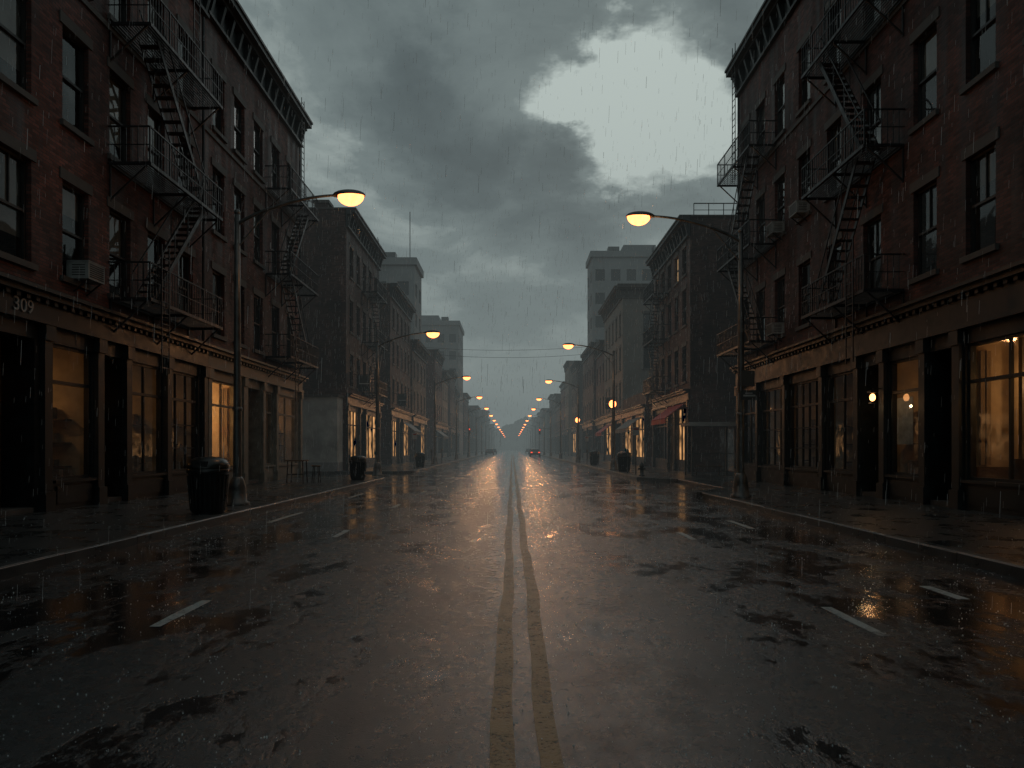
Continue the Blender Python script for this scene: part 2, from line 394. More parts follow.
LIGHTS = []
def storefront(b, S, side, u0, u1, bays, mat='black', top=4.4, ent=5.15, detail=2):
    ops = []
    for (a, c, kind, lit) in bays:
        if kind == 'door': ops.append((a, c, .15, 4.05))
        else: ops.append((a, c, .85, 4.05))
    panel(b, 'shop_front', mat, S, u0, u1, 0.0, top, ops, .25)
    b.sbox('shop_entablature', mat, S, u0 + .002, u1 - .002, top, top + .1, -.05, .2)
    b.sbox('shop_entablature', mat, S, u0 + .002, u1 - .002, top + .1, ent - .2, -.05, .12)
    b.sbox('shop_entablature', mat, S, u0 + .002, u1 - .002, ent - .2, ent - .08, -.05, .3)
    b.sbox('shop_entablature', mat, S, u0 + .002, u1 - .002, ent - .08, ent, -.05, .42)
    if detail >= 2:
        n = int((u1 - u0) / .3)
        for i in range(n):
            u = u0 + .15 + i * .3
            b.sbox('shop_dentils', mat, S, u, u + .12, ent - .3, ent - .2, .12, .22)
    edges = sorted(set([u0 + .16] + [(bays[i][1] + bays[i + 1][0]) / 2 for i in range(len(bays) - 1)] + [u1 - .16]))
    for e in edges:
        b.sbox('pilasters', mat, S, e - .13, e + .13, .15, top - .002, .002, .12)
        b.sbox('pilasters', mat, S, e - .17, e + .17, .151, .6, .003, .17)
        b.sbox('pilasters', mat, S, e - .17, e + .17, top - .35, top - .003, .003, .18)
    for (a, c, kind, lit) in bays:
        base = .15 if kind == 'door' else .85
        wi = -.12
        t = .07
        if detail < 2:
            for i in range(0, 4):
                u = a + (c - a) * i / 3
                b.sbox('shop_frames', mat, S, u - .03, u + .03, base, 4.05, -.18, -.08)
            b.sbox('shop_frames', mat, S, a, c, 3.1, 3.18, -.175, -.085)
            if lit > 0: b.quad('shop_glow_panels', 'shopglow', S(a, base, -.2), S(c, base, -.2), S(c, 4.05, -.2), S(a, 4.05, -.2))  # glowing panel instead of a room with lamps
            else: b.quad('dark_shop', 'farglass', S(a, base, -.2), S(c, base, -.2), S(c, 4.05, -.2), S(a, 4.05, -.2))
            continue
        if kind != 'door':
            b.sbox('shop_panels', mat, S, a + .12, c - .12, .28, .7, .001, .035)
            b.sbox('shop_panels', mat, S, a - .03, c + .03, .78, .85, .001, .1)
            b.sbox('shop_frames', mat, S, a, a + t, base, 4.05, wi - .06, wi + .05)
            b.sbox('shop_frames', mat, S, c - t, c, base, 4.05, wi - .06, wi + .05)
            b.sbox('shop_frames', mat, S, a + t, c - t, 3.98, 4.05, wi - .06, wi + .05)
            b.sbox('shop_frames', mat, S, a + t, c - t, base, base + t, wi - .06, wi + .05)
            b.sbox('shop_frames', mat, S, a + t, c - t, 3.12, 3.2, wi - .06, wi + .06)
            step = .62 if kind == 'multi' else 1.15
            k = max(1, round((c - a) / step))
            for i in range(1, k):
                u = a + (c - a) * i / k
                b.sbox('shop_frames', mat, S, u - .025, u + .025, base + t, 3.12, wi - .05, wi + .03)
                b.sbox('shop_frames', mat, S, u - .025, u + .025, 3.2, 3.98, wi - .05, wi + .03)
            if kind == 'multi':
                for v in (1.6, 2.35):
                    b.sbox('shop_frames', mat, S, a + t, c - t, v - .02, v + .02, wi - .045, wi + .02)
            b.quad('shop_glass', 'shopglass', S(a, base, wi), S(c, base, wi), S(c, 4.05, wi), S(a, 4.05, wi))
        else:
            d = -.75
            b.quad('shop_front', mat, S(a, .15, -.25), S(a, 4.05, -.25), S(a, 4.05, d), S(a, .15, d))
            b.quad('shop_front', mat, S(c, .15, -.25), S(c, 4.05, -.25), S(c, 4.05, d), S(c, .15, d))
            b.quad('shop_front', mat, S(a, 4.05, -.25), S(c, 4.05, -.25), S(c, 4.05, d), S(a, 4.05, d))
            b.sbox('doorstep', 'stone', S, a, c, .151, .27, d, -.02)
            m = (a + c) / 2; hw = .5
            b.sbox('door_frames', mat, S, m - hw - .12, m - hw, .27, 4.05, d - .05, d + .06)
            b.sbox('door_frames', mat, S, m + hw, m + hw + .12, .27, 4.05, d - .05, d + .06)
            b.sbox('door_frames', mat, S, m - hw, m + hw, 2.5, 2.62, d - .05, d + .06)
            for (x0, x1) in ((m - hw, m - hw + .12), (m + hw - .12, m + hw)):
                b.sbox('doors', 'wood', S, x0 + .003, x1 - .003, .28, 2.49, d - .04, d + .02)
            b.sbox('doors', 'wood', S, m - hw + .12, m + hw - .12, .28, 1.05, d - .04, d + .01)
            b.sbox('doors', 'wood', S, m - hw + .12, m + hw - .12, 2.35, 2.49, d - .04, d + .01)
            b.beam('door_handles', 'galv', S(m + hw - .06, 1.0, d + .06), S(m + hw - .06, 1.35, d + .06), .03)
            b.quad('shop_glass', 'shopglass', S(a, .27, d - .01), S(c, .27, d - .01), S(c, 4.05, d - .01), S(a, 4.05, d - .01))
            wi = d
        D = wi - 3.0; ra, rc = a - .12, c + .12
        wm = 'shopwall' if lit > 0 else 'dark'  # unlit rooms darkened by wall colour, lit ones keep plaster
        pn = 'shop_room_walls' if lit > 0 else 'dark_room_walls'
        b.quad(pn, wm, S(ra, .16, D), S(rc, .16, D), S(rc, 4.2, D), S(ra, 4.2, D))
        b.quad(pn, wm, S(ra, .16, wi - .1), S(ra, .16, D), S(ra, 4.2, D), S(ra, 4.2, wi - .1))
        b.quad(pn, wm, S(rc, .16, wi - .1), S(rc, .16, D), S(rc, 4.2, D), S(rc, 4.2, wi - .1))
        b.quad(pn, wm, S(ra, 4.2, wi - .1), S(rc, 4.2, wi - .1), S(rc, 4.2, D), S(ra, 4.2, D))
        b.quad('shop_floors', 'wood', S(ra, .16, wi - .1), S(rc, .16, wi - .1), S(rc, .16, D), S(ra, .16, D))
        if kind == 'bright':
            b.sbox('dado', 'wood', S, rc - .04, rc - .01, .17, 1.15, D + .02, wi - .2)
            b.sbox('picture', 'poster', S, rc - .05, rc - .02, 1.7, 2.5, wi - 1.9, wi - 1.35)
            b.sbox('counter', 'wood', S, a + .2, c - .3, .17, 1.15, D + .7, D + 1.2)
            b.sbox('column', 'cream', S, rc - .3, rc - .18, .17, 4.19, wi - 1.2, wi - 1.08)
            for k in range(4):
                b.sbox('curtain', 'curtain', S, rc - .10 + .02 * (k % 2), rc - .05, 1.2, 3.9, wi - .25 - .07 * k - .05, wi - .25 - .07 * k)
            b.sbox('chair_back', 'wood', S, c - .75, c - .35, .7, 1.35, wi - .75, wi - .71)
            b.sbox('ceiling_beam', 'wood', S, ra + .01, rc - .05, 3.95, 4.19, wi - 1.6, wi - 1.4)
        elif kind != 'door':
            b.sbox('display_shelves', 'wood', S, a + .05, c - .05, .62, .8, -.9, -.22)
            for k in range(int((c - a) / .35)):
                if random.random() < .6:
                    u = a + .2 + k * .35; hh = random.uniform(.15, .6)
                    b.sbox('shop_stock', 'goods', S, u, u + random.uniform(.1, .26), .8, .8 + hh, -.75, -.45)
            for v in (1.1, 1.7, 2.3):
                b.sbox('display_shelves', 'wood', S, rc - .3, rc - .02, v, v + .04, D + .1, wi - .5)
                k = 0
                while k < 9:
                    w0 = D + .15 + k * .24; hh = random.uniform(.12, .42)
                    if random.random() < .75: b.sbox('shop_stock', 'goods', S, rc - .26, rc - .06, v + .04, v + .04 + hh, w0, w0 + random.uniform(.08, .2))
                    k += 1
            b.sbox('door_case', 'wood', S, (a + c) / 2 - .5, (a + c) / 2 + .5, .17, 2.4, D + .01, D + .06)
            if lit == 0 and random.random() < .5:
                b.quad('shop_blinds', 'blind', S(a, 2.6, wi - .12), S(c, 2.6, wi - .12), S(c, 4.05, wi - .12), S(a, 4.05, wi - .12))
            if kind == 'poster':
                m_ = (a + c) / 2
                b.sbox('poster', 'poster', S, m_ - .1, m_ + .65, 1.7, 3.0, wi - .06, wi - .04)
        if lit > 0:
            k = max(1, int((c - a) / 1.3))
            for i in range(k):
                u = a + (c - a) * (i + .5) / k
                p = S(u, 3.25, wi - 1.5)
                b.ellip('pendant_bulbs', 'bulb', p, (.06, .06, .07), n=10, m=6)
                if kind != 'bright': b.lathe('pendant_shades', 'iron', (p[0], p[1], p[2] + .02), [(.17, 0), (.12, .07), (.03, .11)], 12)
                b.beam('pendant_cords', 'iron', (p[0], p[1], p[2] + .08), (p[0], p[1], 4.19), .015)
                LIGHTS.append((b, (p[0], p[1], p[2] - .14), lit / k))

def finish_building(b):
    e = b.finish()
    for (bb, p, en) in [l for l in LIGHTS if l[0] is b]:
        child_light(e, 'shop_light', p, en, (1, .56, .23), .06)
    return e

def shell(b, mat, side, y0, y1, H, depth, near=True, off=0, gops=None, z0=0):
    G0 = gable(side, y0, off); G1 = gable(side, y1, off)
    panel(b, 'side_walls', mat, G0, 0, depth, z0, H, gops or [], .22)
    b.quad('side_walls', mat, G1(0, z0, 0), G1(depth, z0, 0), G1(depth, H, 0), G1(0, H, 0))
    S = front(side, off)
    b.quad('back_wall', mat, S(y0, z0, -depth), S(y1, z0, -depth), S(y1, H, -depth), S(y0, H, -depth))
    b.quad('roof', 'roof', S(y0, H - .5, -.01), S(y1, H - .5, -.01), S(y1, H - .5, -depth), S(y0, H - .5, -depth))
    b.hexa('coping', 'stone', [G0(.02, H, -.25), G0(depth, H, -.25), G0(depth, H, .05), G0(.02, H, .05),
                               G0(.02, H + .1, -.25), G0(depth, H + .1, -.25), G0(depth, H + .1, .05), G0(.02, H + .1, .05)])

def building(name, side, y0, y1, H, floors, cols, bays, mat='brickA', sf='black', ww=1.0, depth=14, detail=2, lit=0.02,
             cmat='cornice', off=0, gops=None, gfl=None, brackets=True, cproj=.65, finish=True, trim='stone', ent=5.15):
    b = Builder(name, (side * (F + off), (y0 + y1) / 2, 0))
    S = front(side, off)
    ops = [(c - ww / 2, c + ww / 2, a, d) for c in cols for (a, d) in floors]
    panel(b, 'front_wall', mat, S, y0, y1, 4.4, H, ops)
    for (a, c, d, e) in ops: window(b, S, a, c, d, e, detail, lit, trim)
    storefront(b, S, side, y0, y1, bays, sf, 4.4, ent, detail)
    shell(b, mat, side, y0, y1, H, depth, off=off, gops=gops)
    if gops:
        G = gable(side, y0, off)
        for (a, c, d, e) in gops: window(b, G, a, c, d, e, min(detail, 1), lit, trim)
    cornice(b, S, y0, y1, H + .12, cmat, cproj, brackets)
    if detail >= 2:
        b.sbox('belt_course', trim, S, y0, y1, floors[-1][0] - .42, floors[-1][0] - .28, -.02, .05)
        p = [S(y1 - .35, 5.2, .1), S(y1 - .35, H - 1.3, .1)]
        b.tube('downpipe', 'iron', p, .05, 8)
    if finish: return finish_building(b)
    return b

# ------------------------------------------------------------------ ground, road, pavements
def sheet(name, x0, x1, y0, y1, z, mat):
    me = bpy.data.meshes.new(name)
    me.from_pydata([(x0, y0, z), (x1, y0, z), (x1, y1, z), (x0, y1, z)], [], [(0, 1, 2, 3)])
    me.materials.append(MAT[mat]); o = bpy.data.objects.new(name, me); sc.collection.objects.link(o); return o
sheet('ground', -2500, 2500, -2000, 3000, -.03, 'roof')
sheet('road', -60, 60, -40, 900, 0, 'road')

def arc(cx, cy, r, a0, a1, n=8):
    return [(cx + r * math.cos(math.radians(a0 + (a1 - a0) * i / n)), cy + r * math.sin(math.radians(a0 + (a1 - a0) * i / n))) for i in range(n + 1)]

def pavement(path, close):
    top = .15
    me = bpy.data.meshes.new('pavement')
    pts = path + close
    me.from_pydata([(x, y, top) for x, y in pts], [], [tuple(range(len(pts)))])
    me.materials.append(MAT['pave']); o = bpy.data.objects.new('pavement', me); sc.collection.objects.link(o)
    cx = sum(p[0] for p in pts) / len(pts); cy = sum(p[1] for p in pts) / len(pts)
    b = Builder('kerb', (path[0][0], path[0][1], 0))
    dense = [path[0]]
    for q in path[1:]:
        p = dense[-1]; L = math.hypot(q[0] - p[0], q[1] - p[1]); n = max(1, int(L / 1.8)) if L < 300 else max(1, int(L / 6))
        for i in range(1, n + 1): dense.append((p[0] + (q[0] - p[0]) * i / n, p[1] + (q[1] - p[1]) * i / n))
    path = dense
    for i in range(len(path) - 1):
        p = Vector((*path[i], 0)); q = Vector((*path[i + 1], 0)); d = (q - p)
        if d.length < .01: continue
        d.normalize(); n = Vector((-d.y, d.x, 0))
        if n.dot(Vector((cx, cy, 0)) - p) < 0: n = -n
        g = d * .006; j = random.uniform(-.004, .006)
        p2, q2 = p + g, q - g
        o_ = -n * .006; i_ = n * .17
        ch = n * .02
        z1 = .156 + j
        b.add('kerb_stones', 'kerb', [p2 + o_, q2 + o_, q2 + i_, p2 + i_,
              p2 + o_ + Vector((0, 0, z1 - .02)), q2 + o_ + Vector((0, 0, z1 - .02)), q2 + o_ + ch + Vector((0, 0, z1)), p2 + o_ + ch + Vector((0, 0, z1)),
              q2 + i_ + Vector((0, 0, z1)), p2 + i_ + Vector((0, 0, z1))],
              [(0, 1, 5, 4), (4, 5, 6, 7), (7, 6, 8, 9), (9, 8, 2, 3), (0, 4, 7, 9, 3), (1, 2, 8, 6, 5)])
    b.finish()
pavement([(-KERB, -38), (-KERB, 33.2)] + arc(-7.7, 33.2, 1.5, 0, 90)[1:] + [(-60, 34.7)], [(-60, -38)])
pavement([(-60, 42.3)] + arc(-7.7, 43.8, 1.5, 270, 360) + [(-KERB, 880)], [(-60, 880)])
pavement([(KERB, -38), (KERB, 22.3), (KERB + .35, 22.9), (7.3, 24.1), (7.7, 24.5), (7.7, 31.8), (7.3, 32.3), (KERB + .35, 33.5), (KERB, 34), (KERB, 880)], [(60, 880), (60, -38)])

def lines(name, mat, segs, width):
    vs = []; fs = []
    for (x, y0, y1) in segs:
        n = max(1, int((y1 - y0) / .5)); o = len(vs)
        for i in range(n + 1):
            y = y0 + (y1 - y0) * i / n
            dx = .014 * math.sin(y * .9 + x * 3) + .008 * math.sin(y * 2.7)
            ww = width / 2 + random.uniform(-.007, .006)
            vs += [(x - ww + dx, y, .005), (x + ww + dx, y, .005)]
        for i in range(n):
            k = o + i * 2; fs.append((k, k + 1, k + 3, k + 2))
    me = bpy.data.meshes.new(name); me.from_pydata(vs, [], fs); me.materials.append(MAT[mat])
    o = bpy.data.objects.new(name, me); sc.collection.objects.link(o)
lines('yellow_centre_lines', 'yellow', [(-.05, -20, 300), (.21, -20, 300)], .125)
segs = []
for sx in (-3.2, 3.15):
    y = -12.2 + (0 if sx < 0 else -.3)
    while y < 200:
        segs.append((sx, y, y + 1.05)); y += 6.1
lines('white_lane_lines', 'white', segs, .11)
lines('parking_bay_lines', 'white', [(-5.2, 14.6, 16.9), (-5.2, 22, 24), (4.75, 7.2, 7.9), (4.75, 13.5, 15), (4.9, 26, 28)], .13)

# ------------------------------------------------------------------ near buildings
FL = [(5.7, 8.0), (9.4, 11.7), (13.1, 15.2)]
FR = [(6.1, 8.4), (10.1, 12.4), (14.1, 16.4)]
b = building('brick_building', -1, -1, 23.8, 17.7, FL, [.3, 2.3, 4.3, 6.4, 8.5, 10.6, 12.65, 14.7, 16.75, 18.65, 20.55, 22.4],
         [(-.6, 2.6, 'win', 0), (3.0, 5.6, 'win', 0), (6.0, 7.3, 'door', 0), (7.7, 10.6, 'win', 0), (11.0, 13.2, 'win', 0),
          (13.8, 15.3, 'door', .3), (15.9, 17.45, 'win', 6), (17.75, 18.75, 'door', 2), (19.05, 21.0, 'win', 5), (21.25, 23.3, 'multi', 4)],
         'brickA', 'black', finish=False)
e = finish_building(b)
cu = bpy.data.curves.new('door_number', 'FONT'); cu.body = '309'; cu.size = .42; cu.extrude = .012
t = bpy.data.objects.new('door_number', cu); sc.collection.objects.link(t)
t.rotation_euler = (math.pi / 2, 0, math.pi / 2); t.location = Vector((-F + .135, 14.45, 4.55)) - e.location; t.parent = e
cu.materials.append(MAT['signwhite'])
building('brick_building', -1, 23.803, 34.5, 17.9, FL, [24.9, 26.8, 28.8, 30.9, 32.9],
         [(24.2, 26.5, 'bright', 90), (27.7, 29.0, 'door', 2), (29.4, 30.6, 'win', 2), (31.1, 33.9, 'win', 14)], 'brickB', 'cream')
building('brick_building', 1, -1, 32.3, 19.3, FR, [.4, 2.7, 5.0, 7.3, 9.6, 11.7, 13.6, 15.6, 17.7, 20.3, 22.7, 25.0, 27.3, 29.4, 31.3],
         [(-.6, 2.6, 'win', 0), (3.0, 5.6, 'win', 0), (6.0, 7.3, 'door', 0), (7.7, 10.6, 'win', 0), (11.0, 12.9, 'bright', 6),
          (13.5, 16.1, 'bright', 26), (16.5, 17.5, 'door', 0), (17.8, 19.4, 'poster', 7), (19.75, 20.9, 'door', 1), (21.2, 23.2, 'win', .4),
          (23.7, 26.5, 'multi', 1), (26.8, 29.4, 'multi', .5), (29.8, 31.9, 'win', 0)], 'brickB', 'green', ent=5.4)
building('brick_building', -1, -30, -1.3, 16.5, FL[:3], [-28 + 2.4 * i for i in range(11)], [(-28, -24, 'win', 0), (-22, -18, 'win', 0), (-16, -12, 'win', 0), (-9, -4, 'win', 0)], 'brickC', 'black', detail=1)
building('brick_building', 1, -30, -1.3, 17.5, FL[:3], [-28 + 2.4 * i for i in range(11)], [(-28, -24, 'win', 0), (-22, -18, 'win', 0), (-16, -12, 'win', 0), (-9, -4, 'win', 0)], 'brickD', 'black', detail=1)
b = building('brick_building', -1, 44, 55, 17.0, [(5.7, 7.8), (9.3, 11.4), (12.9, 14.9)], [45.5, 47.5, 49.5, 51.5, 53.5],
         [(44.7, 47.5, 'win', 35), (48, 49.3, 'door', 0), (49.9, 54.4, 'win', 20)], 'brickC', 'black', finish=False, depth=16, detail=1)
b.box('chimney', 'brickC', -13.3, -12.4, 46, 47, 16.5, 18.1); b.box('chimney_cap', 'stone', -13.4, -12.3, 45.9, 47.1, 18.1, 18.3)
finish_building(b)
b = Builder('whitewashed_shed', (-14, 43, 0))
b.box('walls', 'whitewall', -22, -10.9, 42.6, 43.99, 0.1, 4.8); b.box('coping', 'stone', -22.1, -10.8, 42.5, 43.98, 4.8, 4.95)
b.box('plinth', 'concrete', -22, -10.88, 42.57, 43.9, .1, .7)
b.finish()
b = building('brick_building', 1, 41, 51.5, 15.5, [(5.7, 7.9), (9.2, 11.4), (12.3, 14.0)], [42.4, 44.4, 46.4, 48.4, 50.3],
         [(41.5, 44.4, 'win', 12), (44.9, 46.2, 'door', 8), (46.8, 51, 'win', 0)], 'brickC', 'black', finish=False, depth=16, detail=1,
         gops=[(3.0, 4.0, 9.2, 11.2), (6.5, 7.5, 9.2, 11.2), (3, 4, 12.4, 14.2)])
for i in range(9):
    b.beam('roof_railing', 'iron', (11 + i * .9, 41.3, 15.5), (11 + i * .9, 41.3, 16.4), .04)
b.beam('roof_railing', 'iron', (11, 41.3, 16.4), (18.2, 41.3, 16.4), .05); b.beam('roof_railing', 'iron', (11, 41.3, 16.0), (18.2, 41.3, 16.0), .03)
finish_building(b)
building('brick_building', -1, 60, 72, 16.0, [(5.7, 7.8), (9.2, 11.2), (12.4, 14.2)], [61.6, 63.9, 66.2, 68.5, 70.6],
         [(60.6, 64, 'win', 30), (64.5, 66, 'door', 0), (66.5, 71.4, 'win', 30)], 'brickC', 'black', detail=1)
b = building('stone_building', 1, 66, 79, 17.2, [(5.7, 8.0), (9.3, 11.5), (12.7, 14.8)], [67.6, 70, 72.5, 75, 77.4],
         [(66.6, 70, 'win', 0), (70.5, 72, 'door', 10), (72.5, 78.4, 'win', 30)], 'stoneface', 'black', detail=1, cmat='stone',
         finish=False, cproj=.8, gops=[(2, 3.1, 9.3, 11.5), (5, 6.1, 9.3, 11.5), (2, 3.1, 12.7, 14.6), (5, 6.1, 12.7, 14.6)])
cornice(b, gable(1, 66), -.6, 14, 17.32, 'stone', .8)
finish_building(b)

def low(name, side, y0, y1, H, mat='brickC', lit=25):
    b = Builder(name, (side * F, (y0 + y1) / 2, 0)); S = front(side)
    n = max(1, int((y1 - y0) / 4)); bays = []
    for i in range(n):
        a = y0 + .4 + (y1 - y0 - .4) * i / n; c = y0 + (y1 - y0) * (i + 1) / n - .2
        bays.append((a, c, 'win', lit))
    panel(b, 'front_wall', mat, S, y0, y1, 4.4, H, [])
    storefront(b, S, side, y0, y1, bays, 'black', 4.4, 5.1, 1)
    shell(b, mat, side, y0, y1, H, 12)
    finish_building(b)
low('corner_shop', 1, 54.5, 66 - .3, 6.2)

def tower(name, side, y0, y1, H, dx, mat='concrete', off=.0, rows=None, cols_g=5, cols_f=4):
    b = Builder(name, (side * F, (y0 + y1) / 2, 0)); S = front(side, off); G = gable(side, y0, off)
    nf = rows or int((H - 6) / 3.3); fh = (H - 6.0) / nf
    ops = []; gops = []
    for j in range(nf):
        v = 5.6 + j * fh
        for i in range(cols_f):
            u = y0 + (y1 - y0) * (i + .5) / cols_f; ops.append((u - .75, u + .75, v, v + 1.7))
        for i in range(cols_g):
            u = dx * (i + .5) / cols_g; gops.append((u - .7, u + .7, v, v + 1.7))
    panel(b, 'front_wall', mat, S, y0, y1, 0, H, ops)
    for o in ops: window(b, S, *o, detail=0, lit=.0)
    for o in gops: window(b, G, *o, detail=0, lit=.0)
    shell(b, mat, side, y0, y1, H, dx, off=off, gops=gops)
    b.sbox('parapet', 'concrete', S, y0 - .2, y1, H - .4, H + .5, -.3, .3)
    b.sbox('parapet', 'concrete', G, -.28, dx, H - .4, H + .49, -.3, .3)
    b.sbox('plant_room', mat, S, y0 + 1.5, y1 - 1, H - .5, H + 1.9, -dx * .7, -dx * .35)
    b.sbox('ventilators', 'galv', S, y0 + 1, y0 + 2.4, H - .5, H + 1.5, -dx * .3, -dx * .18)
    return b
b = tower('office_tower', -1, 84, 90.5, 24.5, 14, off=1.3, cols_f=2)
b.beam('antenna', 'iron', (-12.7, 85, 24), (-12.7, 85, 31), .09); b.finish()
b = tower('office_tower', 1, 102, 108.5, 30.5, 14, off=1.3, cols_g=6, cols_f=2); b.finish()
b = tower('office_tower', -1, 139, 152, 27, 12, off=.2); b.finish()

def row(side, plan):
    for (y0, y1, H, m, det) in plan:
        nf = max(1, int((H - 5.5) / 3.5)); fh = (H - 6.2) / nf
        fl = [(5.7 + j * fh, 5.7 + j * fh + min(2.0, fh * .6)) for j in range(nf)]
        n = max(2, int((y1 - y0) / 2.3)); cols = [y0 + (y1 - y0) * (i + .5) / n for i in range(n)]
        k = max(1, int((y1 - y0) / 5)); bays = []
        for i in range(k):
            bays.append((y0 + .3 + (y1 - y0) * i / k, y0 - .3 + (y1 - y0) * (i + 1) / k, 'win', 0 if random.random() < .5 else 1))
        building('brick_building' if m.startswith('brick') else 'stone_building', side, y0, y1, H, fl, cols, bays, m,
                 'black', detail=det, lit=.02, brackets=(y0 < 130), cproj=random.choice([.4, .55, .7]), off=random.choice([0, 0, .12, -.15]))
mats = ['brickA', 'brickB', 'brickC', 'brickD', 'stoneface']
row(-1, [(72.3, 83.7, 13.0, 'brickD', 1), (93.3, 103, 15.0, 'brickB', 1), (103.3, 112, 13, 'stoneface', 1), (118, 128, 15, 'brickC', 1), (128.3, 138.8, 12.5, 'brickD', 1)])
row(1, [(79.3, 88, 14.0, 'brickB', 1), (88.3, 101.7, 15.2, 'brickC', 1), (113.3, 123, 16, 'brickD', 1), (129, 138, 18, 'stoneface', 1), (138.3, 150, 15, 'brickA', 0)])
for side in (-1, 1):
    y = 152.5 if side < 0 else 150.5
    pl = []; i = 0
    while y < 420:
        L = random.uniform(11, 19); H = random.uniform(10.5, 17.5)
        pl.append((y, y + L, H, random.choice(mats), 0)); y += L + .3; i += 1
        if i % 4 == 0: y += 9
    row(side, pl)

# distant wooded hill closing the street
b = Builder('distant_trees', (0, 470, 0))
vs = []; fs = []; n = 160
def hh_(x): return 13 + 4 * math.sin(x * .05 + 1) + 2.5 * math.sin(x * .13)
for r in range(4):
    for i in range(n + 1):
        x = -200 + 400 * i / n
        h = hh_(x) + random.uniform(-1.2, 1.2)
        vs.append((x, 470 + r * 10 + random.uniform(-2, 2), [0, h * .55, h * .85, h * 1.1][r]))
for r in range(3):
    for i in range(n):
        a = r * (n + 1) + i; fs.append((a, a + 1, a + n + 2, a + n + 1))
b.add('canopy', 'tree', vs, fs)
for i in range(500):
    x = random.uniform(-60, 60); r = random.randint(0, 3); h = hh_(x)
    z = [2, h * .55, h * .85, h * 1.1][r] + random.uniform(-1, 1.2); s = random.uniform(.9, 2.2)
    b.ellip('crowns', 'tree', (x, 469 + r * 10, z), (s, s, s * random.uniform(.7, 1.3)), n=6, m=4)
b.finish()

# ------------------------------------------------------------------ fire escapes
def fire_escape(side, u0, u1, levels, roofv, wd=1.1, flip=False):
    b = Builder('fire_escape', (side * F, (u0 + u1) / 2, levels[0])); S = front(side)
    I = 'iron'
    for li, v in enumerate(levels):
        for w in (.05, wd): b.beam('platforms', I, S(u0, v, w), S(u1, v, w), .06, .09)
        for u in (u0, (u0 + u1) / 2, u1): b.beam('platforms', I, S(u, v, .03), S(u, v, wd), .05, .08)
        k = 13
        for i in range(k):
            w = .1 + (wd - .15) * i / (k - 1); b.beam('platforms', I, S(u0, v + .04, w), S(u1, v + .04, w), .03, .02)
        for hgt, th in ((.5, .022), (.98, .038)):
            b.beam('railings', I, S(u0, v + hgt, wd), S(u1, v + hgt, wd), th)
            for u in (u0, u1): b.beam('railings', I, S(u, v + hgt, 0), S(u, v + hgt, wd), th)
        m = int((u1 - u0) / .15)
        for i in range(m + 1):
            u = u0 + (u1 - u0) * i / m; b.beam('balusters', I, S(u, v, wd), S(u, v + .98, wd), .035 if i % 7 == 0 else .017)
        for i in range(1, 7):
            w = wd * i / 7
            for u in (u0, u1): b.beam('balusters', I, S(u, v, w), S(u, v + .98, w), .017)
        for u in (u0 + .05, (u0 + u1) / 2, u1 - .05):
            b.beam('brackets', I, S(u, v - .03, wd - .1), S(u, v - .95, .02), .04)
            b.beam('brackets', I, S(u, v, .02), S(u, v - 1.0, .02), .045)
    for li in range(len(levels) - 1):
        va, vb = levels[li], levels[li + 1]
        a, c = (u0 + .45, u1 - .9)
        if (li % 2 == 1) != flip: a, c = c + .3, a + .3
        for w in (.42, .92):
            b.beam('stairs', I, S(a, va, w), S(c, vb, w), .03, .13)
            b.beam('stairs', I, S(a, va + .85, w), S(c, vb + .85, w), .03)
            for t in (.15, .4, .65, .9): b.beam('stairs', I, S(a + (c - a) * t, va + (vb - va) * t, w), S(a + (c - a) * t, va + (vb - va) * t + .85, w), .02)
        k = 15
        for i in range(k):
            t = (i + .5) / k; u = a + (c - a) * t; v = va + (vb - va) * t
            b.sbox('treads', I, S, u - .1, u + .1, v - .012, v + .012, .43, .91)
    for (ub, va, vb, w) in ((u1 - .5, levels[-1], roofv + .8, .5), (u0 + .7, levels[0] - 1.9, levels[0] + 1.6, wd + .06)):
        b.beam('ladders', I, S(ub - .2, va, w), S(ub - .2, vb, w), .03); b.beam('ladders', I, S(ub + .2, va, w), S(ub + .2, vb, w), .03)
        n = int((vb - va) / .3)
        for i in range(n): b.beam('ladders', I, S(ub - .2, va + .15 + i * .3, w), S(ub + .2, va + .15 + i * .3, w), .022)
    b.finish()
fire_escape(-1, 18.1, 22.6, [5.55, 9.15, 12.85], 17.6)
fire_escape(-1, 29.6, 33.8, [5.55, 9.15, 12.85], 17.8, flip=True)
fire_escape(1, 18.6, 22.6, [5.9, 9.85, 13.85], 19.3, flip=True)
fire_escape(1, 27.6, 31.9, [5.9, 9.85, 13.85], 19.3)
fire_escape(-1, 48.5, 52.5, [5.5, 9.1, 12.7], 16.8)
fire_escape(1, 46.4, 50, [5.5, 9.0, 12.1], 15.4)

def aircon(side, u, v):
    b = Builder('air_conditioner', (side * F, u, v)); S = front(side)
    b.sbox('casing', 'acbody', S, u - .33, u + .33, v, v + .42, -.12, .42)
    b.sbox('lid', 'acbody', S, u - .345, u + .345, v + .42, v + .44, -.1, .435)
    for i in range(7): b.sbox('grille', 'iron', S, u - .28, u + .28, v + .05 + i * .05, v + .075 + i * .05, .421, .43)
    for i in range(5): b.sbox('side_louvres', 'iron', gable(side, u - .331), -.34, -.02, v + .08 + i * .06, v + .1 + i * .06, 0, .004)
    for du in (-.25, .25): b.beam('brackets', 'iron', S(u + du, v - .01, .36), S(u + du, v - .3, .01), .03)
    b.finish()
aircon(-1, 16.9, 5.72); aircon(1, 25.0, 10.12); aircon(1, 27.3, 6.12); aircon(1, 27.3, 10.12); aircon(1, 12, 6.12)

